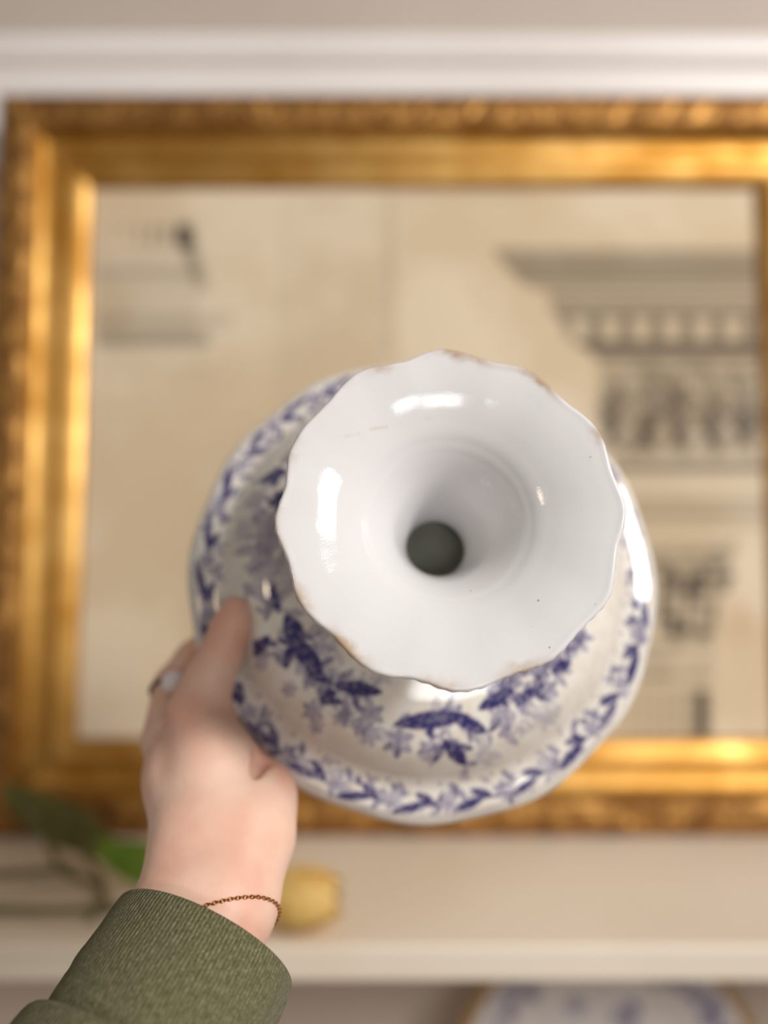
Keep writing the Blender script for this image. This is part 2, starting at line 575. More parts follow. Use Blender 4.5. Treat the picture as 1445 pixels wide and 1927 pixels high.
rect(1150, R_, 868, 888, 0.50, 6)
rect(1160, R_, 888, 1000, 0.08); rect(1165, R_, 938, 978, 0.16); rect(1190, R_, 985, 992, 0.14)
# capital and fluted shaft below
poly([(1195, 1018), (1385, 1018), (1380, 1050), (1360, 1075), (1215, 1075)], 0.30, tex=0.3, tx=22)
poly([(1235, 1070), (1375, 1050), (1382, 1090), (1350, 1135), (1335, 1205), (1240, 1205)], 0.42, tex=0.55, tx=24)
for k in range(5):
    seg(1240 + 26 * k, 1195, 1250 + 24 * k, 1085, 8, 0.2)
    seg(1250 + 26 * k, 1090, 1268 + 26 * k, 1100, 8, 0.22)
rect(1200, 1345, 1205, 1285, 0.20, tex=0.4, tx=26); rect(1190, 1340, 1262, 1275, 0.12)
rect(1150, 1330, 1285, 1400, 0.12)
for k in range(7):
    seg(1190 + 21 * k, 1300, 1190 + 21 * k, 1400, 5, 0.14 + 0.03 * k)
rect(1308, 1336, 1300, 1400, 0.62, 7)
# smaller cornice at the upper left
rect(180, 372, 468, 640, 0.10)
for k, s in enumerate((0.12, 0.16, 0.22, 0.34, 0.42, 0.5)):
    rect(205 + 25 * k, 219 + 25 * k, 424, 462, s, 5)
rect(338, 362, 420, 468, 0.75, 7)
poly([(330, 440), (365, 440), (395, 540), (372, 545), (350, 490)], 0.30, 9)
rect(180, 375, 506, 524, 0.2); rect(180, 390, 545, 552, 0.08)
poly([(180, 585), (440, 590), (440, 606), (395, 625), (395, 640), (180, 640)], 0.14, 8)
rect(180, 395, 634, 652, 0.34, 6); rect(180, 390, 655, 720, 0.05)
# plate marks, folds and faint pencil
rect(728, 742, 360, 660, 0.13, 6); rect(524, 540, 380, 1300, 0.06, 6)
rect(580, 650, 378, 392, 0.10); rect(540, 733, 360, 1500, 0.035)
rect(750, 1000, 366, 374, 0.08)
hat = 0.8 + 0.2 * np.sin(pv * 1.9)
ink = np.clip(ink * hat * 1.65, 0, 0.95)
base = np.array(srgb(224, 207, 180)[:3]); base2 = np.array(srgb(211, 190, 158)[:3]); inkc = np.array(srgb(58, 50, 44)[:3])
st = sstep(fbm2(pu / 210, pv / 210, 21, 4), 0.35, 0.68)[:, None]
Cc = base * (1 - st) + base2 * st
fx = np.exp(-((np.hypot((pu - 1395) / 28, (pv - 1172) / 40)) ** 2))[:, None]
Cc = Cc * (1 - 0.35 * fx) + np.array(srgb(176, 120, 74)[:3]) * 0.35 * fx
Cc = Cc * (1 - ink[:, None]) + inkc * ink[:, None]
me = mesh_np('engraving', loc[:, :3], grid_quads(gx, gy))
set_paint(me, Cc)
pt = link('engraving_print', me, M['paper'], frame, smooth=False)
pt['label'] = 'aged cream print with grey engraved cornices and a column capital'

# ------------------------------------------------------------------ footed dish
nrm = Vector((0.040, -0.959, 0.282)).normalized()            # dish axis, from bowl to foot, towards the viewer
FC = np.array([2.327, 27.211, 0.095]) * CM                   # centre of the foot rim (x, depth, up)
ex = Vector((1, 0, 0)); ex = (ex - nrm * ex.dot(nrm)).normalized()
ey = nrm.cross(ex)
D = Matrix(((ex.x, ey.x, nrm.x, FC[0]), (ex.y, ey.y, nrm.y, FC[1]), (ex.z, ey.z, nrm.z, FC[2] + ZC), (0, 0, 0, 1)))
Dn = np.array(D); Di = np.array(D.inverted())
dish = empty('footed_dish', D)
tag(dish, 'white ceramic footed dish with blue floral pattern held foot outward in the hand', 'dish')

RF = 0.0595
outline = np.array([(690, 65), (750, 78), (800, 95), (860, 115), (910, 120), (960, 130), (1010, 155), (1050, 190), (1090, 235), (1130, 270), (1180, 305), (1225, 350), (1245, 385), (1262, 440), (1275, 500), (1300, 560), (1322, 610), (1330, 650), (1320, 710), (1300, 770), (1293, 830), (1288, 880), (1278, 940), (1255, 985), (1200, 1040), (1150, 1090), (1110, 1140), (1060, 1185), (1000, 1210), (930, 1230), (870, 1255), (820, 1280), (740, 1297), (680, 1290), (620, 1265), (550, 1245), (480, 1243), (420, 1225), (360, 1185), (310, 1130), (270, 1085), (210, 1040), (165, 990), (140, 940), (130, 880), (115, 820), (90, 765), (72, 720), (68, 670), (85, 620), (108, 560), (113, 500), (118, 440), (140, 400), (170, 350), (220, 300), (270, 250), (310, 200), (360, 155), (410, 135), (470, 125), (540, 112), (590, 88), (640, 70)], float) / 1.9013 + [480, 620]


def px_to_dish(px, s_func, it=6):
    """photo pixel -> dish-local (x, y) on the surface s = s_func(r) below the foot plane"""
    px = np.atleast_2d(np.array(px, float))
    r = np.c_[(px[:, 0] - CX) / F, np.ones(len(px)), -(px[:, 1] - CY) / F]
    o = Di @ np.array([0, 0, ZC, 1.0])
    d = r @ Di[:3, :3].T
    s = np.zeros(len(px))
    for _ in range(it):
        t = (-s - o[2]) / d[:, 2]
        q = o[None, :2] + d[:, :2] * t[:, None]
        s = s_func(np.hypot(q[:, 0], q[:, 1]))
    return q


q = px_to_dish(outline, lambda r: 0 * r)
oth = np.unwrap(np.sort(np.arctan2(q[:, 1], q[:, 0])))
order = np.argsort(np.arctan2(q[:, 1], q[:, 0]))
orr = np.hypot(q[:, 0], q[:, 1])[order] / RF
oth = np.arctan2(q[:, 1], q[:, 0])[order]


def lobe(th):
    a = np.interp((th + np.pi) % (2 * np.pi) - np.pi, np.r_[oth[-1] - 2 * np.pi, oth, oth[0] + 2 * np.pi], np.r_[orr[-1], orr, orr[0]])
    k = 5
    sm = np.zeros_like(a)
    n = len(th)
    wts = np.hanning(2 * k + 3)[1:-1]
    for i, ww in zip(range(-k, k + 1), wts):
        sm += ww * np.roll(a, i * max(1, n // 360))
    return sm / wts.sum()


def lathe(profile_cm, nth, lobes=None, flip=False):
    """profile rows (r, s) cm; lobes = (rows x theta) radial factor"""
    p = np.array(profile_cm) * CM
    th = np.arange(nth) / nth * 2 * np.pi - np.pi
    r = p[:, 0][:, None] * np.ones(nth)[None, :]
    if lobes is not None:
        r = r * lobes(p[:, 0], th)
    V = np.stack([r * np.cos(th), r * np.sin(th), -p[:, 1][:, None] + 0 * r], 2).reshape(-1, 3)
    return V, grid_quads(nth, len(p), True, flip), th


# --- foot: wide scalloped trumpet, hollow
def foot_lobes(r, th):
    wgt = np.clip((r / RF - 0.50) / 0.45, 0, 1)[:, None] ** 1.3
    return 1 + (lobe(th)[None, :] - 1) * wgt


inner = smooth_poly([(1.2, 5.85), (1.2, 5.55), (1.3, 4.85), (1.56, 3.75), (1.88, 2.8), (2.28, 2.05), (2.7, 1.47), (3.0, 1.18), (3.13, 1.062), (3.27, 0.958),
                     (3.5, 0.82), (4.0, 0.56), (4.6, 0.32), (5.2, 0.15), (5.68, 0.05)], 120)
lip = smooth_poly([(5.68, 0.05), (5.80, 0.02), (5.88, 0.02), (5.95, 0.08), (5.97, 0.17), (5.93, 0.27), (5.80, 0.34)], 16)[1:]
outer = smooth_poly([(5.80, 0.34), (5.4, 0.48), (4.8, 0.75), (4.1, 1.14), (3.4, 1.65), (2.75, 2.35), (2.25, 3.2), (1.9, 4.2), (1.78, 5.2), (1.95, 5.9), (2.4, 6.45), (3.0, 6.75)], 60)[1:]
V, Q, th = lathe(np.r_[inner, lip, outer], 600, foot_lobes, True)
rows = len(inner) + len(lip) + len(outer)
# slight hand-finished unevenness, embossed beading just outside the lip
TH = np.broadcast_to(th, (rows, 600)).ravel()
rad0 = np.repeat(np.r_[inner, lip, outer][:, 0], 600) * CM
rowi = np.repeat(np.arange(rows), 600)
bead = (rowi > len(inner) + 6) & (rowi < len(inner) + len(lip) + 3)
rdir = np.c_[np.cos(TH), np.sin(TH)]
V[:, :2] += rdir * (0.00016 * bead * np.cos(TH * 75))[:, None]
V[:, 2] += 0.0005 * np.sin(3 * TH + 1.0) * np.clip(rad0 / RF - 0.3, 0, 1)
uneven = (fbm2(V[:, 0] * 70 + 20, V[:, 1] * 70 + 20, 5, 2) - 0.5)
V[:, 2] += 0.0005 * uneven * np.clip(rad0 / RF - 0.3, 0, 1)
me = mesh_np('foot', V, Q)
white = np.array(srgb(221, 219, 219)[:3])
C = np.tile(white, (len(V), 1))
# brown wear along the scalloped edge
edge = sstep(rad0, 0.0555, 0.0592) * (rowi < len(inner) + len(lip))
n1 = sstep(fbm2(TH * 3.2 + 50, rad0 * 0 + 3.3, 31, 3), 0.50, 0.72)
spots = np.zeros(len(V))
for px_, wd_, st_ in [((868, 668), 0.13, 1.0), ((1015, 708), 0.12, .9), ((1132, 815), 0.05, .9), ((560, 1130), 0.14, .6), ((655, 1222), 0.14, .8),
                      ((830, 1290), 0.10, .6), ((985, 1258), 0.12, .8), ((715, 690), 0.08, .5), ((545, 850), 0.1, .35)]:
    a = px_to_dish([px_], lambda r: 0 * r)[0]
    dth = (TH - math.atan2(a[1], a[0]) + np.pi) % (2 * np.pi) - np.pi
    spots = np.maximum(spots, st_ * np.exp(-(dth / wd_) ** 2))
e2 = sstep(rad0, 0.0535, 0.0582) * (rowi < len(inner) + len(lip))
nn = fbm2(V[:, 0] * 330 + 70, V[:, 1] * 330 + 70, 41, 3)
amt = np.clip(edge * (0.22 * n1 + 0.75 * spots) + e2 * spots * 0.55 * sstep(nn, 0.3, 0.7), 0, 0.8)[:, None]
C = C * (1 - amt) + np.array(srgb(176, 146, 108)[:3]) * amt
# fine yellowed scratches
for (x0, y0), (x1, y1), s_ in [((648, 822), (676, 817), .18), ((698, 808), (728, 803), .32), ((800, 788), (818, 786), .22)]:
    sf = lambda r: np.interp(r, inner[:, 0] * CM, inner[:, 1] * CM)
    a, b_ = px_to_dish([(x0, y0), (x1, y1)], sf)
    ab = b_ - a
    h = np.clip(((V[:, :2] - a) @ ab) / (ab @ ab), 0, 1)
    d = np.linalg.norm(V[:, :2] - a - h[:, None] * ab, axis=1)
    m = (s_ * 2 * fbm2(V[:, 0] * 700 + 60, V[:, 1] * 700 + 60, 8, 2) * (1 - sstep(d, 0.0001, 0.0007)) * (rowi < len(inner)))[:, None]
    C = C * (1 - m) + np.array(srgb(190, 172, 120)[:3]) * m
set_paint(me, C)
foot = link('foot', me, M['glaze'], dish)
foot['label'] = 'white scalloped hollow foot with browned edge'

# hollow inside of the stem
cav = smooth_poly([(1.2, 5.85), (1.24, 5.95), (1.4, 6.15), (1.6, 6.3), (1.7, 6.8), (1.5, 7.1), (0.8, 7.2), (0.02, 7.22)], 30)
V, Q, th = lathe(cav, 64, None, False)
link('stem_hollow', mesh_np('stem_hollow', V, Q), M['hollow_shade'], dish)

# --- bowl
under = smooth_poly([(2.9, 6.72), (3.5, 6.95), (4.5, 7.2), (5.3, 7.36), (6.1, 7.5), (7.0, 7.73), (7.6, 7.96), (8.0, 8.2), (8.4, 8.62), (8.8, 9.15), (9.1, 9.58), (9.4, 9.88),
                     (9.7, 10.03), (10.2, 10.11), (10.55, 10.18), (10.8, 10.36)], 130)
rimp = smooth_poly([(10.8, 10.36), (10.93, 10.52), (11.0, 10.72), (10.97, 10.86), (10.85, 10.9)], 8)[1:]
inside = smooth_poly([(10.85, 10.9), (10.4, 10.6), (9.8, 10.5), (9.3, 10.28), (8.9, 9.9), (8.4, 9.2), (7.9, 8.68), (7.0, 8.25), (5.0, 7.85), (2.5, 7.6), (0.02, 7.55)], 30)[1:]


def bowl_lobes(r, th):
    wgt = np.clip((r / 0.11 - 0.7) / 0.3, 0, 1)[:, None] ** 1.2
    return 1 + wgt * (0.006 * np.cos(12 * th + 0.6))[None, :]


NTB = 900
prof_b = np.r_[under, rimp, inside]
V, Q, th = lathe(prof_b, NTB, bowl_lobes, True)
nu_ = len(under) + len(rimp)
s_under = lambda r: np.interp(r, under[:, 0] * CM, under[:, 1] * CM)
XY = V[:nu_ * NTB, :2] / CM                              # cm
ink = np.zeros(len(XY))
RR = np.hypot(XY[:, 0], XY[:, 1]); TT = np.arctan2(XY[:, 1], XY[:, 0])


def stamp_leaf(x, y, ang, ln, wd, s):
    global ink
    ca, sa = math.cos(ang), math.sin(ang)
    sel = np.nonzero((np.abs(XY[:, 0] - x) < ln + .2) & (np.abs(XY[:, 1] - y) < ln + .2))[0]
    if not len(sel): return
    dx, dy = XY[sel, 0] - x, XY[sel, 1] - y
    u = (dx * ca + dy * sa) / (ln / 2); v = -dx * sa + dy * ca
    hw = wd / 2 * np.clip(1 - np.abs(u) ** 1.7, 0, 1) ** 0.8
    m = (1 - sstep(np.abs(v), hw * 0.72, hw + 0.05)) * (np.abs(u) < 1)
    ink[sel] = np.maximum(ink[sel], s * m)


def stamp_disc(x, y, r, s, rag=0.0, seed=1):
    global ink
    sel = np.nonzero((np.abs(XY[:, 0] - x) < r * 1.6) & (np.abs(XY[:, 1] - y) < r * 1.6))[0]
    if not len(sel): return
    dx, dy = XY[sel, 0] - x, XY[sel, 1] - y
    a = np.arctan2(dy, dx)
    rr = r * (1 + rag * np.sin(5 * a + seed) + rag * .6 * np.sin(9 * a + 2 * seed))
    m = 1 - sstep(np.hypot(dx, dy), rr * .75, rr * 1.1)
    ink[sel] = np.maximum(ink[sel], s * m)


def stamp_line(pts, wd, s):
    global ink
    for a, b_ in zip(pts[:-1], pts[1:]):
        a = np.array(a); b_ = np.array(b_); ab = b_ - a
        lo = np.minimum(a, b_) - wd * 2; hi = np.maximum(a, b_) + wd * 2
        sel = np.nonzero((XY[:, 0] > lo[0]) & (XY[:, 0] < hi[0]) & (XY[:, 1] > lo[1]) & (XY[:, 1] < hi[1]))[0]
        if not len(sel): continue
        h = np.clip(((XY[sel] - a) @ ab) / (ab @ ab + 1e-9), 0, 1)
        d = np.linalg.norm(XY[sel] - a - h[:, None] * ab, axis=1)
        ink[sel] = np.maximum(ink[sel], s * (1 - sstep(d, wd * .4, wd)))


rg = random.Random(12)


def flower(x, y, r, s, ang=0.0):
    for k in range(6):
        a = ang + k * math.pi / 3
        stamp_leaf(x + r * .55 * math.cos(a), y + r * .55 * math.sin(a), a, r * .9, r * .55, s * (.7 + .3 * rg.random()))
    stamp_disc(x, y, r * .25, s * .9)


def spray(x, y, ang, ln, s, n=5):
    """fine stem with paired little leaves"""
    pts = [(x, y)]
    a = ang
    for k in range(n):
        a += rg.uniform(-.35, .35)
        px_, py_ = pts[-1]
        pts.append((px_ + ln / n * math.cos(a), py_ + ln / n * math.sin(a)))
        for sd in (-1, 1):
            aa = a + sd * rg.uniform(.6, 1.1); l2 = ln * rg.uniform(.22, .36)
            stamp_leaf(pts[-1][0] + l2 * .5 * math.cos(aa), pts[-1][1] + l2 * .5 * math.sin(aa), aa, l2, l2 * .42, s * rg.uniform(.5, 1))
    stamp_line(pts, 0.05, s)


# border: tangential sprigs with dark crescents between, all round the rim
NB = 26
for k in range(NB):
    t0 = 2 * math.pi * k / NB + 0.05
    pol = lambda r, t: (r * math.cos(t), r * math.sin(t))
    x, y = pol(10.3, t0)
    stamp_leaf(x, y, t0 + math.pi / 2 + rg.uniform(.05, .3), rg.uniform(1.3, 1.9), rg.uniform(.36, .5), rg.uniform(.8, 1))
    x, y = pol(9.95, t0 + .06)
    stamp_leaf(x, y, t0 + math.pi / 2 - .45, 1.1, .42, .9)
    x, y = pol(9.6, t0 - .05)
    stamp_leaf(x, y, t0 + .5, .75, .30, .7)
    for j in range(10):
        x, y = pol(10.0 + rg.uniform(-.6, .5), t0 + rg.uniform(.02, .24))
        stamp_leaf(x, y, rg.uniform(0, 6.3), rg.uniform(.4, .75), rg.uniform(.16, .3), rg.uniform(.4, .8))
    x, y = pol(10.1, t0 + .15)
    flower(x, y, .46, .7, t0)
    x, y = pol(9.3, t0 + .12)
    stamp_disc(x, y, .12, .45); stamp_disc(*pol(9.25, t0 + .02), .1, .4)
stamp_line([(10.62 * math.cos(a), 10.62 * math.sin(a)) for a in np.linspace(0, 2 * math.pi, 240)], .05, .35)


TURN = 0.0


def on_bowl(pts):
    """photo pixels -> bowl (cm), turned round the stem by TURN; None where a turned copy would fall on the first sprays"""
    q_ = px_to_dish(pts, s_under) / CM
    if TURN:
        c_, s_ = math.cos(TURN), math.sin(TURN)
        q_ = q_ @ np.array([[c_, s_], [-s_, c_]])
        m_ = q_.mean(0)
        if not (0.12 < math.atan2(m_[1], m_[0]) < math.pi - 0.3):
            return None
    return q_


def pl(x0, y0, x1, y1, wd, s):
    """leaf between two photo pixels, width in cm"""
    ab_ = on_bowl([(x0, y0), (x1, y1)])
    if ab_ is None: return
    a, b_ = ab_
    d = b_ - a
    L_ = float(np.hypot(*d)); A_ = math.atan2(d[1], d[0])
    stamp_leaf(*((a + b_) / 2), A_, L_ * 1.2, wd * 1.3, s)
    for k_ in range(6):                       # small leaves budding from the large one
        q_ = a + d * rg.uniform(-.15, 1.15)
        aa = A_ + rg.choice((-1, 1)) * rg.uniform(.5, 1.3)
        l2 = rg.uniform(.45, .95)
        stamp_leaf(q_[0] + l2 * .55 * math.cos(aa), q_[1] + l2 * .55 * math.sin(aa), aa, l2, l2 * rg.uniform(.3, .45), s * rg.uniform(.45, .9))


def pf(x, y, r, s):
    a = on_bowl([(x, y)])
    if a is None: return
    a = a[0]
    flower(a[0], a[1], r * 1.25, min(1, s * 1.15), rg.random())


def ps(x0, y0, x1, y1, s, n=5):
    ab_ = on_bowl([(x0, y0), (x1, y1)])
    if ab_ is None: return
    a, b_ = ab_
    d = b_ - a
    spray(a[0], a[1], math.atan2(d[1], d[0]), float(np.hypot(*d)), s, n)


# large trailing sprays round the stem, where the photograph shows them, then turned round for the side that faces up
for TURN in (0.0, 2.55, -2.2):
    for a_ in [(512, 1100, 524, 1150, .3, .9), (480, 1232, 505, 1200, .5, 1.0), (540, 1160, 566, 1218, .75, .95), (548, 1205, 602, 1258, .7, 1.0),
               (538, 1255, 545, 1218, .38, .95), (575, 1250, 618, 1286, .45, .9), (636, 1290, 712, 1302, .52, 1.0), (604, 1322, 630, 1302, .48, 1.0),
               (600, 1215, 632, 1222, .3, .55), (500, 1165, 515, 1120, .3, .7), (545, 1190, 585, 1200, .35, .8),
               (752, 1362, 872, 1348, .62, 1.0), (858, 1352, 912, 1376, .5, .95), (838, 1396, 874, 1436, .52, 1.0), (820, 1352, 850, 1330, .35, .7),
               (905, 1332, 962, 1300, .5, 1.0), (975, 1320, 1022, 1288, .36, .95), (1040, 1262, 1072, 1246, .45, .95), (1075, 1225, 1098, 1190, .5, .75),
               (1000, 1345, 1044, 1360, .3, .4), (940, 1385, 960, 1366, .34, .65), (895, 1425, 910, 1418, .3, .35), (962, 1318, 985, 1310, .4, .8),
               (475, 980, 500, 960, .4, .6), (485, 1020, 505, 1045, .45, .65), (470, 1075, 498, 1060, .4, .6), (505, 1010, 520, 985, .4, .6),
               (460, 1100, 480, 1120, .35, .55), (440, 1000, 462, 990, .3, .4)]:
        pl(*a_)
    for a_ in [(697, 1345, .5, .6), (697, 1384, .38, .6), (589, 1338, .42, .6), (595, 1366, .3, .5), (544, 1297, .3, .5), (750, 1396, .55, .65), (806, 1412, .4, .6),
               (640, 1352, .3, .5), (982, 1316, .3, .8), (492, 1250, .3, .45), (1030, 1300, .45, .6), (1082, 1205, .6, .5), (500, 985, .5, .5), (490, 1050, .45, .5),
               (480, 940, .45, .5), (508, 905, .4, .5), (940, 1345, .4, .6), (1018, 1260, .4, .7)]:
        pf(*a_[:2], a_[2], a_[3])
    for a_ in [(629, 1330, 690, 1362, .7, 5), (560, 1220, 610, 1340, .7, 6), (770, 1380, 690, 1400, .5, 4), (850, 1360, 800, 1420, .6, 5), (905, 1330, 1080, 1230, .8, 9),
               (530, 1150, 470, 1000, .6, 8), (640, 1300, 720, 1290, .4, 4), (1000, 1320, 960, 1380, .5, 4), (1050, 1260, 1020, 1352, .35, 4)]:
        ps(*a_)
mott = 0.74 + 0.26 * sstep(fbm2(XY[:, 0] * 8 + 90, XY[:, 1] * 8 + 90, 77, 3), 0.36, 0.58)
ink = np.clip(ink * mott * 1.15, 0, 1)[:, None]
pale = sstep(fbm2(XY[:, 0] * 2 + 9, XY[:, 1] * 2 + 9, 15, 2), .3, .7)[:, None]
body = np.array(srgb(230, 224, 214)[:3]) * (1 - pale) + np.array(srgb(224, 216, 203)[:3]) * pale
blue = np.array(srgb(55, 50, 103)[:3]); blue2 = np.array(srgb(104, 98, 148)[:3])
cb = blue2 + (blue - blue2) * sstep(ink, .45, .95)
Cc = body * (1 - ink) + cb * ink
Call = np.tile(np.array(srgb(230, 225, 219)[:3]), (len(V), 1))
Call[:nu_ * NTB] = Cc
me = mesh_np('bowl', V, Q)
set_paint(me, Call)
bowl = link('bowl', me, M['transfer'], dish)
bowl['label'] = 'wide shallow bowl with blue floral transfer on its underside'

# ------------------------------------------------------------------ arm and hand
def cpt(u, v, d):
    return np.array([(u - CX) / F * d, d, -(v - CY) / F * d])      # cm, camera at origin, y = depth


def smin(a, b, k):
    h = np.clip(0.5 + 0.5 * (b - a) / k, 0, 1)
    return b * (1 - h) + a * h - k * h * (1 - h)


def surface_nets(fn, lo, hi, step):
    n = np.ceil((hi - lo) / step).astype(int) + 1
    ax = [lo[i] + step * np.arange(n[i]) for i in range(3)]
    G = np.stack(np.meshgrid(*ax, indexing='ij'), -1).astype(np.float32)
    S = fn(G)
    ins = S < 0
    corners = [(i, j, k) for i in (0, 1) for j in (0, 1) for k in (0, 1)]
    nc = n - 1
    cnt = np.zeros(nc, np.int8)
    for c in corners:
        cnt += ins[c[0]:c[0] + nc[0], c[1]:c[1] + nc[1], c[2]:c[2] + nc[2]]
    act = (cnt > 0) & (cnt < 8)
    idx = np.full(nc, -1, np.int64)
    A = np.argwhere(act)
    idx[act] = np.arange(len(A))
    acc = np.zeros((len(A), 3)); num = np.zeros(len(A))
    for c in corners:
        for d in range(3):
            if c[d]: continue
            e = list(c); e[d] = 1
            s0 = S[A[:, 0] + c[0], A[:, 1] + c[1], A[:, 2] + c[2]]
            s1 = S[A[:, 0] + e[0], A[:, 1] + e[1], A[:, 2] + e[2]]
            x = (s0 < 0) != (s1 < 0)
            t = np.where(x, s0 / np.where(x, s0 - s1, 1), 0)
            p = np.tile(np.array(c, float), (len(A), 1)); p[:, d] += t
            acc += p * x[:, None]; num += x
    V = lo + step * (A + acc / num[:, None])
    Qs = []
    for d in range(3):
        u, v = (d + 1) % 3, (d + 2) % 3
        sl0 = [slice(None)] * 3; sl1 = [slice(None)] * 3
        sl0[d] = slice(0, n[d] - 1); sl1[d] = slice(1, n[d])
        i0 = ins[tuple(sl0)]; i1 = ins[tuple(sl1)]
        E = np.argwhere(i0 != i1)
        E = E[(E[:, u] > 0) & (E[:, v] > 0) & (E[:, u] < nc[u]) & (E[:, v] < nc[v])]
        fl = i0[E[:, 0], E[:, 1], E[:, 2]]
        def at(du, dv):
            q = E.copy(); q[:, u] -= du; q[:, v] -= dv
            return idx[q[:, 0], q[:, 1], q[:, 2]]
        q4 = np.stack([at(1, 1), at(0, 1), at(0, 0), at(1, 0)], 1)
        q4[~fl] = q4[~fl][:, ::-1]
        Qs.append(q4)
    return V, np.concatenate(Qs)


# joints as (photo pixel, depth cm), radius cm
W0 = cpt(383, 1774, 28.0)
ARM_DIR = np.array([0.381, 0.726, 0.571]); ARM_DIR /= np.linalg.norm(ARM_DIR)
chains = []          # (list of (point, radius), blend)
elbow = W0 - ARM_DIR * 24
side = np.array([0.86, -0.42, 0.05]); side -= ARM_DIR * (side @ ARM_DIR); side /= np.linalg.norm(side)   # across the wrist
for sg in (-1, 1):
    chains.append(([(elbow + side * sg * 1.2, 3.4), (W0 - ARM_DIR * 7 + side * sg * 1.25, 2.5), (cpt(393 + sg * 34, 1690, 28.9), 1.64), (cpt(420 + sg * 48, 1575, 30.4), 1.50)], 1.2))
# palm: heel pads and metacarpals
chains.append(([(cpt(372, 1575, 30.4), 1.50), (cpt(352, 1470, 32.6), 1.50), (cpt(318, 1395, 35.0), 1.15)], 1.2))      # index metacarpal, dorsal edge
chains.append(([(cpt(402, 1560, 30.8), 1.6), (cpt(385, 1470, 33.6), 1.6), (cpt(352, 1420, 36.8), 1.1)], 1.2))
chains.append(([(cpt(445, 1560, 30.8), 1.55), (cpt(440, 1480, 33.8), 1.5), (cpt(395, 1445, 37.6), 1.05)], 1.2))
chains.append(([(cpt(470, 1568, 30.5), 1.50), (cpt(490, 1500, 32.0), 1.20), (cpt(466, 1478, 35.2), 0.95), (cpt(430, 1468, 38.0), 1.0)], 1.0))   # heel of the hand
chains.append(([(cpt(402, 1440, 32.6), 1.4), (cpt(390, 1350, 34.4), 1.0), (cpt(384, 1320, 34.7), 0.66)], 0.8))      # web of the thumb
# thumb with its thick base
chains.append(([(cpt(405, 1555, 30.4), 1.4), (cpt(402, 1440, 32.0), 1.58), (cpt(370, 1345, 33.7), 1.12), (cpt(395, 1275, 34.15), 0.90),
                (cpt(422, 1218, 34.15), 0.78), (cpt(436, 1172, 34.1), 0.66), (cpt(443, 1146, 34.2), 0.52)], 0.7))
# fingers round the back of the bowl
fingers = [[(cpt(312, 1390, 35.6), 1.05), (cpt(325, 1290, 37.7), 0.88), (cpt(362, 1240, 38.2), 0.82), (cpt(440, 1170, 38.5), 0.74), (cpt(505, 1118, 38.2), 0.6)],
           [(cpt(352, 1420, 36.8), 1.0), (cpt(385, 1325, 38.7), 0.9), (cpt(440, 1260, 39.0), 0.84), (cpt(530, 1180, 38.6), 0.76), (cpt(590, 1130, 38.2), 0.62)],
           [(cpt(395, 1445, 37.6), 0.95), (cpt(440, 1372, 38.7), 0.85), (cpt(500, 1310, 38.8), 0.8), (cpt(590, 1240, 38.0), 0.72), (cpt(640, 1205, 37.6), 0.58)],
           [(cpt(430, 1468, 38.0), 0.85), (cpt(490, 1415, 38.3), 0.74), (cpt(545, 1370, 38.1), 0.68), (cpt(610, 1318, 37.4), 0.62), (cpt(650, 1290, 37.1), 0.5)]]


def cap_sdf(G, a, b_, ra, rb):
    ab = (b_ - a).astype(np.float32)
    pa = G - a.astype(np.float32)
    h = np.clip((pa @ ab) / float(ab @ ab), 0, 1)
    return np.sqrt(((pa - h[..., None] * ab) ** 2).sum(-1)) - (ra + (rb - ra) * h)


def hand_sdf(G):
    S = None
    for ch, k in chains:
        for (a, ra), (b_, rb) in zip(ch[:-1], ch[1:]):
            d = cap_sdf(G, a, b_, ra, rb)
            S = d if S is None else smin(S, d, k)
    for ch in fingers:
        Fg = None
        for (a, ra), (b_, rb) in zip(ch[:-1], ch[1:]):
            d = cap_sdf(G, a, b_, ra, rb)
            Fg = d if Fg is None else smin(Fg, d, 0.25)
        S = smin(S, Fg, 0.45)
    # crease between the thumb pad and the heel of the hand
    cr = cap_sdf(G, cpt(490, 1428, 31.8), cpt(466, 1492, 30.4), 0.45, 0.05)
    S = np.maximum(S, -cr + 0) if False else -smin(-S, cr, 0.25)
    return S


V, Q = surface_nets(hand_sdf, np.array([-14.5, 24.5, -18.5]), np.array([0.5, 41.0, -3.0]), 0.13)
person = empty('person', P(383, 1774, 28.0))
inv = np.array(person.location)
hm = mesh_np('hand', V * CM + np.array([0, 0, ZC]) - inv, Q)
hm.update()
fix_normals(hm)
hand = link('hand', hm, M['skin'], person)
sm = hand.modifiers.new('soften', 'SMOOTH'); sm.factor = 0.5; sm.iterations = 4
tag(person, "person's left hand and forearm in an olive green sleeve gripping the dish", 'person')
hand['label'] = 'pale hand with thumb on the bowl and fingers behind it'


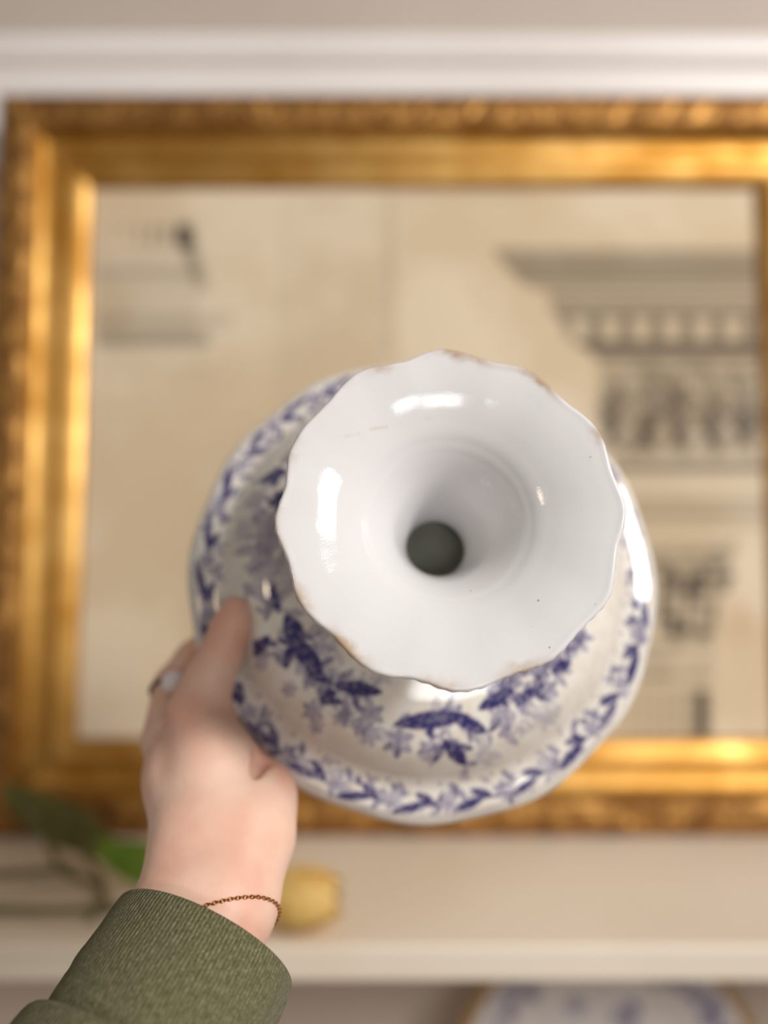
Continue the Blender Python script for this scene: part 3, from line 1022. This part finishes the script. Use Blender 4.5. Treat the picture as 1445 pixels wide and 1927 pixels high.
# sleeve: close-fitting cuff, then the fuller sleeve gathered behind its seam
def sleeve_part(name, rows, material, thick=0.12, nth=140, wr=0.0, seed=3):
    """rows: (distance back from the cuff edge cm, half width across, half thickness, wrinkle)"""
    up = np.cross(ARM_DIR, side)
    rows = np.array(rows, float)
    t = smooth_poly(rows, 90)
    th = np.arange(nth) / nth * 2 * np.pi
    out = []
    wv = []
    for sgn, tt in ((1, t), (-1, t[::-1])):
        for r in tt:
            off = 0 if sgn > 0 else -thick
            c = W0 - ARM_DIR * r[0]
            wri = r[3] * (fbm2(th * 0 + r[0] * 0.9 + 30, np.cos(th) * 1.5 + 30, seed, 3) - .5) + r[3] * .5 * (fbm2(np.cos(th) * 2 + 30, np.sin(th) * 2 + r[0] * .7 + 30, seed + 9, 2) - .5)
            a = r[1] + off + wri; b_ = r[2] + off + wri
            out.append(c + side * (a * np.cos(th))[:, None] + up * (b_ * np.sin(th))[:, None])
            wv.append(np.stack([th / (2 * np.pi) * 21, np.full(nth, r[0]), 0 * th], 1))
    Vs = np.concatenate(out)
    n = len(out)
    Qs = grid_quads(nth, n, True)
    # join the last ring to the first
    k = np.arange(nth); k2 = (k + 1) % nth
    Qs = np.r_[Qs, np.c_[(n - 1) * nth + k, (n - 1) * nth + k2, k2, k]]
    me = mesh_np(name, Vs * CM + np.array([0, 0, ZC]) - inv, Qs)
    at = me.attributes.new('weave', 'FLOAT_VECTOR', 'POINT')
    at.data.foreach_set('vector', np.concatenate(wv).astype(np.float32).ravel())
    fix_normals(me)
    return link(name, me, material, person)


cuff = sleeve_part('cuff', [(-0.02, 3.52, 2.96, 0.00), (0.15, 3.60, 3.05, 0.02), (1.00, 3.66, 3.10, 0.08), (2.50, 3.69, 3.12, 0.12), (4.00, 3.69, 3.12, 0.12), (5.20, 3.64, 3.07, 0.10)], M['fabric'])
cuff['label'] = 'fitted olive knit cuff'
slv = sleeve_part('sleeve', [(4.30, 3.64, 3.07, 0.05), (4.00, 3.90, 3.33, 0.10), (4.30, 4.20, 3.60, 0.20), (6.00, 4.32, 3.74, 0.50), (9.00, 4.58, 4.06, 0.70), (15.00, 4.89, 4.47, 0.80), (23.00, 5.41, 5.10, 0.80)], M['fabric'], seed=8)
slv['label'] = 'fuller olive sleeve gathered behind the cuff seam'


def place(me, name, material, parent, pts_world_offset=None):
    return link(name, me, material, parent)


# bracelet: fine cable chain lying round the wrist
wc = cpt(398, 1778, 28.3)
a_dir = cpt(421, 1575, 30.2) - cpt(415, 1690, 28.0); a_dir /= np.linalg.norm(a_dir)
s_dir = cpt(475, 1702, 27.9) - cpt(365, 1702, 27.9); s_dir = s_dir / np.linalg.norm(s_dir) + 0.37 * a_dir; s_dir /= np.linalg.norm(s_dir)
view = -wc / np.linalg.norm(wc)
# ring found on the skin: march from outside towards the arm axis
ring_pts = []
nl = 130
f_dir = np.cross(s_dir, np.array([0, 0.80, 0.60])); f_dir /= np.linalg.norm(f_dir)
for k in range(nl):
    a = 2 * math.pi * k / nl
    d = s_dir * math.cos(a) + f_dir * math.sin(a)
    tt = np.linspace(5.0, 0.5, 180)
    S = hand_sdf((wc + d * tt[:, None]).astype(np.float32))
    i = np.argmax(S < 0.06)
    ring_pts.append(wc + d * tt[i])
ring_pts = np.array(ring_pts)
for _ in range(2):
    ring_pts = (np.roll(ring_pts, 1, 0) + ring_pts * 2 + np.roll(ring_pts, -1, 0)) / 4
bm = bmesh.new()
for k in range(nl):
    p0 = ring_pts[k]; T = ring_pts[(k + 1) % nl] - ring_pts[k - 1]; L_ = np.linalg.norm(T) / 2; T /= np.linalg.norm(T)
    nrmv = p0 - wc; nrmv -= T * (nrmv @ T); nrmv /= np.linalg.norm(nrmv)
    bb = np.cross(T, nrmv)
    wide = bb if k % 2 == 0 else nrmv
    oth_ = nrmv if k % 2 == 0 else bb
    vs = []
    for i in range(10):
        a = 2 * math.pi * i / 10
        cen = p0 + T * (L_ * 0.68 * math.cos(a)) + wide * (0.062 * math.sin(a))
        rd = T * math.cos(a) + wide * math.sin(a)
        for j in range(4):
            b2 = 2 * math.pi * j / 4
            vs.append(bm.verts.new(Vector((cen + 0.02 * (rd * math.cos(b2) + oth_ * math.sin(b2))) * CM + np.array([0, 0, ZC]) - inv)))
    for i in range(10):
        for j in range(4):
            bm.faces.new((vs[i * 4 + j], vs[((i + 1) % 10) * 4 + j], vs[((i + 1) % 10) * 4 + (j + 1) % 4], vs[i * 4 + (j + 1) % 4]))
me = bpy.data.meshes.new('bracelet'); bm.to_mesh(me); bm.free(); fix_normals(me)
br = link('bracelet', me, M['chain'], person)
br['label'] = 'fine gold chain bracelet'

# ring on the index finger with a pearl
fa, fb = fingers[0][0][0], fingers[0][1][0]
rc = fa + (fb - fa) * 0.88
ax = (fb - fa) / np.linalg.norm(fb - fa)
n0 = np.cross(ax, np.array([1.0, 0, 0.2])); n0 /= np.linalg.norm(n0); n1_ = np.cross(ax, n0)
loop = [rc + 0.97 * (n0 * math.cos(a) + n1_ * math.sin(a)) for a in np.linspace(0, 2 * math.pi, 40)]
me = tube(np.array(loop) * CM + np.array([0, 0, ZC]) - inv, 0.0011, 10, cap=False)
rb_ = link('ring', me, M['silver'], person)
rb_['label'] = 'dark silver ring on the index finger'
bm = bmesh.new()
bmesh.ops.create_uvsphere(bm, u_segments=24, v_segments=14, radius=0.0054)
for v_ in bm.verts: v_.co.x *= 1.12
pc = cpt(328, 1284, 36.3)
bmesh.ops.translate(bm, verts=bm.verts, vec=Vector(pc * CM + np.array([0, 0, ZC]) - inv))
me = bpy.data.meshes.new('pearl'); bm.to_mesh(me); bm.free()
prl = link('pearl', me, M['pearl'], rb_)
prl['label'] = 'white pearl'

# ------------------------------------------------------------------ tulips lying on the shelf
def petal_mesh(L, Wd, curl, r0):
    """cupped petal: along x, bulging; returns V (n,3) and quads; cm"""
    nu, nv = 22, 13
    u = np.linspace(0, 1, nu); v = np.linspace(-1, 1, nv)
    Uu, Vv_ = np.meshgrid(u, v)
    hw = Wd / 2 * (np.sin(np.pi * np.clip(Uu, 0, 1) ** 0.75) ** 0.65 * (1 - .2 * Uu) + 0.02)
    rad = r0 * (0.25 + 0.75 * np.sin(np.pi * np.clip(Uu * .62 + .06, 0, 1)) ** .8) * (1 - curl * Uu ** 3)
    ang = Vv_ * hw / np.maximum(rad, .4)
    x = Uu * L
    y = rad * np.sin(ang)
    z = rad * np.cos(ang) + 0.08 * np.cos(Vv_ * 9) * Uu
    return np.stack([x, y, z], 2).reshape(-1, 3), grid_quads(nu, nv)


def solid(me, th_):
    """give a sheet real thickness"""
    bm = bmesh.new(); bm.from_mesh(me)
    bmesh.ops.recalc_face_normals(bm, faces=bm.faces)
    bmesh.ops.solidify(bm, geom=list(bm.faces), thickness=th_)
    bmesh.ops.recalc_face_normals(bm, faces=bm.faces)
    bm.to_mesh(me); bm.free()


def blade(pts, wd, up, name, material, parent, origin, fold=0.25):
    """long leaf: midrib through world points (m), tapering, folded along the midrib"""
    p = smooth_poly(pts, 40)
    T = np.gradient(p, axis=0); T /= np.linalg.norm(T, axis=1)[:, None]
    upv = np.array(up, float)
    S = np.cross(T, upv); S /= np.linalg.norm(S, axis=1)[:, None]
    N = np.cross(S, T)
    t = np.linspace(0, 1, 40)
    hw = wd / 2 * np.clip(np.sin(np.pi * np.clip(t * .9 + .08, 0, 1)), .04, 1) ** .8
    vv = np.linspace(-1, 1, 9)
    Vb = p[:, None, :] + S[:, None, :] * (hw[:, None] * vv)[:, :, None] + N[:, None, :] * (fold * hw[:, None] * np.abs(vv) ** 1.5)[:, :, None]
    me = mesh_np(name, Vb.reshape(-1, 3) - origin, grid_quads(9, 40))
    solid(me, 0.0008)
    return link(name, me, material, parent)


ZS = SH_Z
tl = np.array([-0.098, 0.622, ZS])
tulip = empty('tulip', tl)
tag(tulip, 'yellow tulip lying on the shelf behind the wrist', 'flower')
ax_a = math.radians(-8)
for ring_i, (n_, L, Wd, r0, cu, off) in enumerate([(3, 6.5, 4.6, 2.30, .45, 0.3), (3, 6.6, 5.2, 2.62, .42, 1.35)]):
    for k in range(n_):
        Vp, Qp = petal_mesh(L, Wd, cu, r0)
        a = off + k * 2 * math.pi / n_
        Rm = np.array(Matrix.Rotation(ax_a, 3, 'Z') @ Matrix.Rotation(math.radians(-2), 3, 'Y') @ Matrix.Rotation(a, 3, 'X'))
        Vw = (Vp @ Rm.T) * CM + np.array([0.0, 0.0, 0.0270])
        me = mesh_np('petal', Vw, Qp)
        solid(me, 0.0007)
        link('petal', me, M['petal'], tulip)
sp = np.array([(0.004, 0.0, 0.027), (-0.03, 0.004, 0.024), (-0.10, 0.012, 0.012), (-0.20, 0.02, 0.006), (-0.36, 0.03, 0.005)])
link('stem', tube(smooth_poly(sp, 40), 0.0033, 10), M['stem'], tulip)
blade([P(190, 1580, 68), P(214, 1605, 67.5), P(260, 1622, 67), P(340, 1650, 66.5), P(440, 1700, 65)], 0.034, (0, -0.9, 0.5), 'leaf', M['leaf'], tulip, tl)

t2 = np.array([-0.40, 0.66, ZS])
tul2 = empty('tulip_sprig', t2)
tag(tul2, 'dull green tulip leaves and bent stems lying left of the yellow tulip', 'foliage')
link('stem', tube(smooth_poly(np.array([np.array(p_) - t2 for p_ in (P(-120, 1655, 66.5), P(0, 1645, 68), P(70, 1642, 69), P(140, 1632, 70))]), 30), 0.0034, 10), M['stem'], tul2)
link('stem', tube(smooth_poly(np.array([np.array(p_) - t2 for p_ in (P(60, 1530, 74), P(92, 1590, 72), P(118, 1640, 69.5), P(180, 1665, 68), P(205, 1715, 64.6))]), 30), 0.0032, 10), M['stem'], tul2)
link('stem', tube(smooth_poly(np.array([np.array(p_) - t2 for p_ in (P(130, 1560, 74), P(160, 1610, 71.5), P(194, 1668, 67.0), P(165, 1735, 63.6), P(120, 1790, 61.6))]), 30), 0.0026, 10), M['stem'], tul2)
blade([P(8, 1480, 76), P(60, 1520, 76), P(120, 1550, 75), P(170, 1575, 73), P(215, 1618, 69)], 0.038, (0.1, -0.9, 0.4), 'leaf', M['dull_leaf'], tul2, t2)

# ------------------------------------------------------------------ platter on the lower shelf
prr = 0.17
pm = Matrix.Translation((0.2400, 0.842, SH2_Z + prr * math.cos(math.radians(9)) + 0.004)) @ Matrix.Rotation(math.radians(90 - 9), 4, 'X')
platter = empty('platter', pm)
tag(platter, 'blue and white patterned platter with brown rim standing under the shelf', 'platter')
pp = smooth_poly([(0.05, -1.3), (5, -1.28), (9.5, -1.2), (10.6, -0.9), (11.4, -0.5), (13.5, -0.2), (15.6, 0.0), (16.5, 0.1)], 70)
pe = smooth_poly([(16.5, 0.1), (16.85, 0.16), (17.0, 0.05), (16.85, -0.15)], 8)[1:]
pk = smooth_poly([(16.85, -0.15), (14, -0.5), (11.4, -0.95), (10, -1.6), (5, -1.75), (0.05, -1.75)], 16)[1:]
Pf = np.r_[pp, pe, pk]
th = np.arange(360) / 360 * 2 * np.pi
V = np.stack([Pf[:, 0][:, None] * np.cos(th), Pf[:, 0][:, None] * np.sin(th), Pf[:, 1][:, None] + 0 * th[None, :]], 2).reshape(-1, 3)
XY = V[:, :2].copy(); ink = np.zeros(len(XY))
rg = random.Random(5)
for k in range(34):
    t0 = 2 * math.pi * k / 34
    for j in range(4):
        r = rg.uniform(12.2, 15.0); a = t0 + rg.uniform(-.09, .09)
        flower(r * math.cos(a), r * math.sin(a), rg.uniform(.5, 1.1), rg.uniform(.45, .95), rg.random() * 6)
    spray(13.5 * math.cos(t0), 13.5 * math.sin(t0), t0 + 1.8, 2.4, .75, 4)
for k in range(60):
    r = 8.8 * math.sqrt(rg.random()); a = rg.random() * 6.283
    flower(r * math.cos(a), r * math.sin(a), rg.uniform(.5, 1.3), rg.uniform(.4, .9), rg.random() * 6)
fr = (np.arange(len(Pf)) < len(pp) + len(pe)).repeat(360)
ink = (np.clip(ink * 1.0, 0, 1) * fr)[:, None]
C = np.array(srgb(214, 208, 206)[:3]) * (1 - ink) + np.array(srgb(62, 62, 122)[:3]) * ink
rim = (sstep(np.hypot(XY[:, 0], XY[:, 1]), 15.75, 16.0) * fr)[:, None]
C = C * (1 - rim) + np.array(srgb(166, 130, 80)[:3]) * rim
me = mesh_np('platter_dish', V * CM, grid_quads(360, len(Pf), True))
set_paint(me, C)
fix_normals(me)
link('platter_dish', me, M['transfer'], platter)
